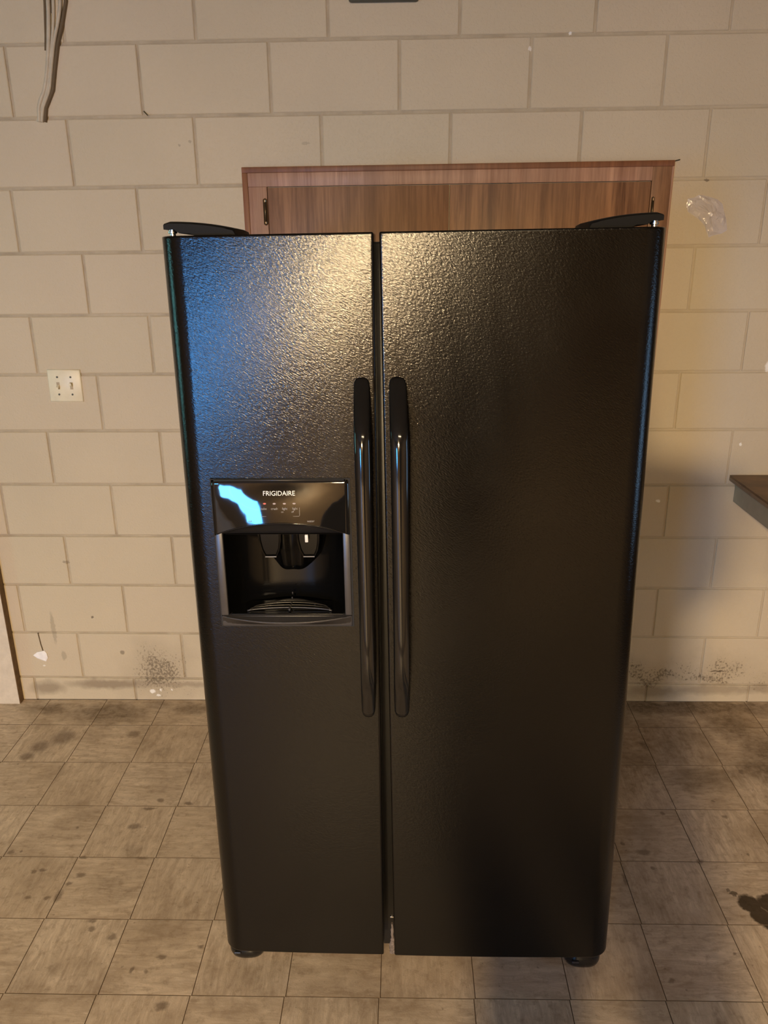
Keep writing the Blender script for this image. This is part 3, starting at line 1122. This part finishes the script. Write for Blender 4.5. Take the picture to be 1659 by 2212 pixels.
for x, m_ in ((-0.2885, 'led_red'), (-0.2693, 'led_pale'), (-0.2495, 'led_pale'), (-0.2305, 'led_pale')):
    bm = bmesh.new()
    y = on_panel(x, 1.268)
    disc_y(bm, x, 1.268, y - 0.0012, y + 0.001, 0.0031, 0.0016)
    o = from_bm('indicator_light', bm, M[m_], DS, smooth=False)
    if m_ == 'led_red':
        o['label'] = 'red indicator light'
bm = bmesh.new()
pts = [(-0.2975, 1.2437), (-0.2975, 1.2425), (-0.2220, 1.2425), (-0.2205, 1.2440), (-0.2205, 1.2595)]
tube(bm, [(x, on_panel(x, z) - 0.0001, z) for x, z in pts], 0.0004, 6)
from_bm('panel_outline', bm, M['print'], DS)

# ------------------------------------------------------------------ wooden cupboard set in the wall
CB = empty('wall_cupboard', (0.18, 0.0, 1.15))
tag(CB, 'low walnut veneer cupboard with two doors on the block wall behind the refrigerator', 'cupboard')


def cpart(name, x0, x1, y0, y1, z0, z1, mat, parent=CB, bev=0.0015):
    bm = bmesh.new()
    add_box(bm, x0, x1, y0, y1, z0, z1, bev, 2)
    # roof line rises slightly to the right as the photographed frame does
    for v in bm.verts:
        if v.co.z > 1.88:
            v.co.z += 0.0055 * (v.co.x - 0.18)
    for v in bm.verts:
        v.co -= Vector(CB.location)
    o = from_bm(name, bm, M[mat], None, angle=R(40))
    o.parent = parent
    return o


CX0, CX1, CZT = -0.508, 0.867, 1.9745
cpart('frame_edge', CX0, CX1, -0.020, -0.001, 1.9570, CZT, 'woodedge')
cpart('frame_edge', CX0, CX0 + 0.018, -0.020, -0.001, 1.15, 1.9570, 'woodedge')
cpart('frame_edge', CX1 - 0.007, CX1, -0.020, -0.001, 1.15, 1.9570, 'woodrail')
cpart('top_rail', CX0 + 0.018, 0.800, -0.019, -0.001, 1.9155, 1.9570, 'woodrail')
cpart('stile', CX0 + 0.018, -0.430, -0.018, -0.001, 1.15, 1.9155, 'woodrail')
cpart('stile', 0.800, CX1 - 0.007, -0.019, -0.001, 1.15, 1.9570, 'wood')
cpart('bottom_rail', -0.430, 0.800, -0.018, -0.001, 1.15, 1.205, 'woodrail')
d1 = cpart('door', -0.4285, 0.1560, -0.0165, -0.001, 1.207, 1.9130, 'wood')
d2 = cpart('door', 0.1590, 0.7985, -0.0165, -0.001, 1.207, 1.9130, 'wood')
for x, zc, d, hx in ((-0.4375, 1.8365, d1, 0.0068), (0.8080, 1.8300, d2, 0.0045)):
    bm = bmesh.new()
    rings = []
    for yy_, k in ((-0.017, 1.0), (-0.0215, 1.0), (-0.0235, 0.75), (-0.0215, 0.55), (-0.021, 0.3)):
        ring = []
        for i in range(24):
            a = 2 * PI * i / 24
            h = 0.041
            px = hx * k * math.cos(a)
            pz = (h - hx) * (1 if math.sin(a) > 0 else -1) + hx * k * math.sin(a)
            ring.append(Vector((x + px, yy_, zc + pz)) - Vector(CB.location))
        rings.append(ring)
    loft(bm, rings)
    hg = from_bm('hinge', bm, M['brass'], CB, angle=R(40))
    bm = bmesh.new()
    tube(bm, [Vector((x, -0.0235, zc - 0.030)) - Vector(CB.location), Vector((x, -0.0235, zc + 0.030)) - Vector(CB.location)], 0.0022, 10)
    from_bm('hinge_pin', bm, M['brass'], hg, smooth=True)

# ------------------------------------------------------------------ switch plate
SWP = empty('light_switch_plate', (-1.179, 0.0, 1.272), (0, R(0.6), 0))
tag(SWP, 'ivory two-gang light switch plate on the blocks left of the refrigerator', 'light switch')
bm = bmesh.new()
hx, hz = 0.0585, 0.0565
lo_ = [Vector((sx * hx, 0.0, sz * hz)) for sx, sz in ((-1, -1), (1, -1), (1, 1), (-1, 1))]
mi_ = [Vector((sx * hx, -0.003, sz * hz)) for sx, sz in ((-1, -1), (1, -1), (1, 1), (-1, 1))]
up_ = [Vector((sx * (hx - 0.004), -0.006, sz * (hz - 0.004))) for sx, sz in ((-1, -1), (1, -1), (1, 1), (-1, 1))]
loft(bm, [lo_, mi_, up_])
pl = from_bm('plate', bm, M['switch'], SWP, angle=R(60))
for x, up in ((-0.0235, -1), (0.0235, 1)):
    bm = bmesh.new()
    add_box(bm, x - 0.0052, x + 0.0052, -0.0066, -0.0052, -0.0125, 0.0125)
    from_bm('toggle_slot', bm, M['toggle'], SWP)
    bm = bmesh.new()
    vs = add_box(bm, x - 0.0042, x + 0.0042, -0.019, -0.006, -0.004, 0.004, 0.001, 1)
    for v in bm.verts:
        v.co.z += up * (-0.006 - v.co.y) * 0.55 + up * 0.0
    from_bm('toggle', bm, M['switch'], SWP)
    for z in (-0.0305, 0.0305):
        bm = bmesh.new()
        disc_y(bm, x, z, -0.0072, -0.0055, 0.0035)
        from_bm('screw', bm, M['screw'], SWP)

# ------------------------------------------------------------------ cables painted over, upper left
groups = [([(-1.062, 2.60), (-1.066, 2.44), (-1.080, 2.34), (-1.093, 2.27), (-1.112, 2.20), (-1.138, 2.16), (-1.143, 2.11)], 0.0065),
          ([(-1.046, 2.60), (-1.050, 2.44), (-1.068, 2.34), (-1.088, 2.27), (-1.105, 2.20), (-1.135, 2.14), (-1.150, 2.112)], 0.005),
          ([(-1.020, 2.60), (-1.028, 2.44), (-1.045, 2.385), (-1.066, 2.33), (-1.084, 2.26), (-1.098, 2.20), (-1.127, 2.15), (-1.136, 2.11)], 0.0055)]
CBL = empty('wall_cable', (-1.06, 0.0, 2.1))
tag(CBL, 'bundle of cream painted-over cables running down the wall at upper left', 'cable')
for pts, r in groups:
    bm = bmesh.new()
    P = [Vector((x, -r * 0.8, z)) - Vector(CBL.location) for x, z in pts]
    fine = []
    for a, b in zip(P, P[1:]):
        for i in range(5):
            fine.append(a.lerp(b, i / 5))
    fine.append(P[-1])
    for _ in range(3):
        fine = [fine[0]] + [(fine[i - 1] + fine[i] * 2 + fine[i + 1]) / 4 for i in range(1, len(fine) - 1)] + [fine[-1]]
    tube(bm, fine, r, 10)
    cb_ = from_bm('cable_strand', bm, M['cable'], CBL, smooth=True)
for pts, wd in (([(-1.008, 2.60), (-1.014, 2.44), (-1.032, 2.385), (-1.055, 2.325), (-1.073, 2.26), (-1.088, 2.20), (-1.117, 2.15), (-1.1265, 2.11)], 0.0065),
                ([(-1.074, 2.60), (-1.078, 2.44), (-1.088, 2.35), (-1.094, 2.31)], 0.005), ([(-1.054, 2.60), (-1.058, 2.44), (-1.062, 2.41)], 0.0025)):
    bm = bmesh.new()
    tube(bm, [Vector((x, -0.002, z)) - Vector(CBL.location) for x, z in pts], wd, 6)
    from_bm('shade_strip', bm, M['crackshade'], CBL)  # dark strips standing in for the shadow beside the cables

# dark panel high on the wall (only its lower edge shows)
bm = bmesh.new()
add_box(bm, -0.155, 0.055, -0.03, 0.0, 2.424, 2.62, 0.008, 3)
tag(from_bm('wall_plaque', bm, M['plaque'], angle=R(40)), 'dark grey-green panel hung high on the wall at the very top', 'plaque')

# nails in the wall
for nm, a, b, lab in (('nail', (-0.809, 0.0, 2.138), (-0.795, -0.012, 2.125), 'bent dark nail in the joint above left of the refrigerator'),
                      ('nail', (0.868, 0.002, 1.976), (0.884, -0.012, 1.980), 'small nail at the top right corner of the cupboard')):
    bm = bmesh.new()
    tube(bm, [a, b], 0.0017, 8)
    tag(from_bm(nm, bm, M['screw']), lab, 'nail')

# torn clear plastic stuck on the wall
out = [(0.925, 1.865), (0.945, 1.868), (0.958, 1.876), (0.975, 1.874), (1.000, 1.868), (1.020, 1.862), (1.038, 1.848), (1.046, 1.825), (1.056, 1.800), (1.063, 1.768),
       (1.045, 1.757), (1.020, 1.752), (1.006, 1.746), (0.998, 1.760), (0.990, 1.780), (0.975, 1.796), (0.955, 1.810), (0.930, 1.825), (0.922, 1.845)]
bm = bmesh.new()
rr = random.Random(5)
cx = sum(p[0] for p in out) / len(out)
cz = sum(p[1] for p in out) / len(out)
rings = []
for k in (1.0, 0.8, 0.58, 0.35, 0.12):
    rings.append([Vector((cx + (x - cx) * k + (0.008 * (1 - k)), -0.0015 - (1 - k) * 0.006 - rr.uniform(0, 0.004) * (k < 1), cz + (z - cz) * k)) for x, z in out])
loft(bm, rings, cap=False)
bm.faces.new([bm.verts.new(v) for v in rings[-1]])
bmesh.ops.solidify(bm, geom=bm.faces[:], thickness=0.0004)
tag(from_bm('plastic_scrap', bm, M['scrap']), 'torn scrap of clear plastic stuck on the wall right of the cupboard', 'plastic scrap')

# chip of white plaster low at the left
out = [(-1.456, 0.203), (-1.440, 0.216), (-1.420, 0.221), (-1.409, 0.224), (-1.401, 0.212), (-1.399, 0.192), (-1.409, 0.176), (-1.424, 0.182), (-1.442, 0.190)]
bm = bmesh.new()
loft(bm, [[Vector((x, 0.0, z)) for x, z in out], [Vector((x, -0.004, z)) for x, z in out], [Vector((-1.422 + (x + 1.422) * .8, -0.006, .2 + (z - .2) * .8)) for x, z in out]])
tag(from_bm('plaster_chip', bm, M['chip']), 'white plaster chip low on the wall near the left board', 'plaster chip')

# ------------------------------------------------------------------ counter at the right
CT = empty('counter', (1.9, -0.3, 0.8))
tag(CT, 'brown-topped counter with a grey-green painted apron at the right edge of the picture', 'counter')
bm = bmesh.new()
add_box(bm, 1.182, ROOM_R - 0.004, -0.62, -0.001, 0.930, 0.938)
for v in bm.verts:
    v.co -= Vector(CT.location)
from_bm('counter_top', bm, M['ctop'], CT)
bm = bmesh.new()
add_box(bm, 1.181, ROOM_R - 0.004, -0.621, -0.001, 0.918, 0.930, 0.001, 1)
for v in bm.verts:
    v.co -= Vector(CT.location)
from_bm('top_edge', bm, M['cedge'], CT)
bm = bmesh.new()
add_box(bm, 1.205, 1.225, -0.60, -0.001, 0.838, 0.918, 0.001, 1)
add_box(bm, 1.225, ROOM_R - 0.004, -0.60, -0.58, 0.838, 0.918, 0.001, 1)
for v in bm.verts:
    v.co -= Vector(CT.location)
from_bm('apron', bm, M['grey'], CT)
for x in (1.62, 2.5):
    bm = bmesh.new()
    add_box(bm, x, x + 0.05, -0.57, -0.52, 0.0, 0.918, 0.002, 1)
    for v in bm.verts:
        v.co -= Vector(CT.location)
    from_bm('leg', bm, M['grey'], CT)

TL = empty('added_fill_lamp', (0.3, -4.5, ROOM_H))
tag(TL, 'added warm fill lamp under the ceiling behind the photographer, brightening floor and shadows', 'lamp')
box('fill_housing', -0.65, 0.65, -0.06, 0.06, -0.055, -0.0005, M['white'], TL, 0.004)  # made-up housing over the added fill light
# ------------------------------------------------------------------ pendant lamp behind the camera
PL = empty('pendant_lamp', (LAMP.x, LAMP.y, ROOM_H))
tag(PL, 'warm bulb hanging behind the photographer, with a dark shade added to dim the upper wall', 'lamp')
bm = bmesh.new()
tube(bm, [(0, 0, 0), (0, 0, LAMP.z + 0.19 - ROOM_H)], 0.004, 8)
from_bm('cord', bm, M['rubber'], PL)
bm = bmesh.new()
loft(bm, [[Vector((r_ * math.cos(2 * PI * k / 16), r_ * math.sin(2 * PI * k / 16), LAMP.z - ROOM_H + z)) for k in range(16)] for r_, z in ((0.02, 0.14), (0.03, 0.15), (0.03, 0.19), (0.015, 0.2))])
from_bm('socket', bm, M['white'], PL, smooth=True)


bm = bmesh.new()  # shade added to hold lamp light off the upper wall
prof = [(0.035, 0.19), (0.06, 0.185), (0.17, 0.13), (0.26, 0.040), (0.30, -0.020), (0.303, -0.020), (0.263, 0.044), (0.17, 0.134), (0.06, 0.189), (0.035, 0.194)]
loft(bm, [[Vector((r_ * math.cos(2 * PI * k / 40), r_ * math.sin(2 * PI * k / 40), LAMP.z - ROOM_H + z)) for k in range(40)] for r_, z in prof], cap=False)
from_bm('added_lamp_shade', bm, M['plaque'], PL, smooth=True)


# ------------------------------------------------------------------ the photographer, whose shadow falls on floor and wall
def skin_body(name, joints, edges, mat, parent=None, sub=2):
    me = bpy.data.meshes.new(name)
    keys = list(joints)
    me.from_pydata([joints[k][:3] for k in keys], [(keys.index(a), keys.index(b)) for a, b in edges], [])
    o = bpy.data.objects.new(name, me)
    COL.objects.link(o)
    sk = o.modifiers.new('skin', 'SKIN')
    for i, k in enumerate(keys):
        r_ = joints[k][3]
        me.skin_vertices[0].data[i].radius = r_ if isinstance(r_, tuple) else (r_, r_)
    me.skin_vertices[0].data[0].use_root = True
    sk.use_smooth_shade = True
    ss = o.modifiers.new('sub', 'SUBSURF')
    ss.levels = ss.render_levels = sub
    dg = bpy.context.evaluated_depsgraph_get()
    m2 = bpy.data.meshes.new_from_object(o.evaluated_get(dg))
    o.modifiers.clear()
    o.data = m2
    m2.materials.clear()
    m2.materials.append(mat)
    for f in m2.polygons:
        f.use_smooth = True
    if parent:
        o.parent = parent
    return o


px, py = 0.18, -3.12
J = {
    'pelvis': (px, py, 0.96, (0.235, 0.15)), 'waist': (px, py, 1.12, (0.23, 0.15)), 'chest': (px, py, 1.30, (0.22, 0.14)), 'upper': (px, py, 1.43, (0.18, 0.11)),
    'neck': (px - 0.02, py + 0.01, 1.53, 0.065), 'skull': (px - 0.04, py + 0.03, 1.61, (0.08, 0.09)), 'crown': (px - 0.05, py + 0.03, 1.73, (0.09, 0.105)), 'top': (px - 0.05, py + 0.02, 1.80, 0.055),
    'sh_l': (px - 0.20, py, 1.44, 0.078), 'el_l': (px - 0.23, py + 0.08, 1.19, 0.06), 'wr_l': (px - 0.22, py + 0.27, 1.45, 0.034), 'ha_l': (px - 0.21, py + 0.29, 1.53, 0.038),
    'sh_r': (px + 0.20, py, 1.45, 0.078), 'el_r': (px + 0.235, py + 0.07, 1.20, 0.06), 'wr_r': (px + 0.0, py + 0.26, 1.42, 0.034), 'ha_r': (px - 0.06, py + 0.29, 1.50, 0.038),
    'hip_l': (px - 0.115, py, 0.88, 0.13), 'kn_l': (px - 0.13, py + 0.02, 0.50, 0.088), 'an_l': (px - 0.14, py - 0.02, 0.09, 0.055), 'he_l': (px - 0.14, py - 0.03, 0.05, 0.047), 'to_l': (px - 0.16, py + 0.17, 0.04, 0.038),
    'hip_r': (px + 0.115, py, 0.88, 0.13), 'kn_r': (px + 0.13, py + 0.02, 0.50, 0.088), 'an_r': (px + 0.14, py - 0.02, 0.09, 0.055), 'he_r': (px + 0.14, py - 0.03, 0.05, 0.047), 'to_r': (px + 0.16, py + 0.17, 0.04, 0.038)}
E_ = [('pelvis', 'waist'), ('waist', 'chest'), ('chest', 'upper'), ('upper', 'neck'), ('neck', 'skull'), ('skull', 'crown'), ('crown', 'top')]
for s in 'lr':
    E_ += [('upper', 'sh_' + s), ('sh_' + s, 'el_' + s), ('el_' + s, 'wr_' + s), ('wr_' + s, 'ha_' + s), ('pelvis', 'hip_' + s), ('hip_' + s, 'kn_' + s), ('kn_' + s, 'an_' + s), ('an_' + s, 'he_' + s), ('he_' + s, 'to_' + s)]
person = skin_body('person', J, E_, M['shirt'])
tag(person, 'person in dark clothes standing behind the camera, both hands raised to hold a phone', 'person')
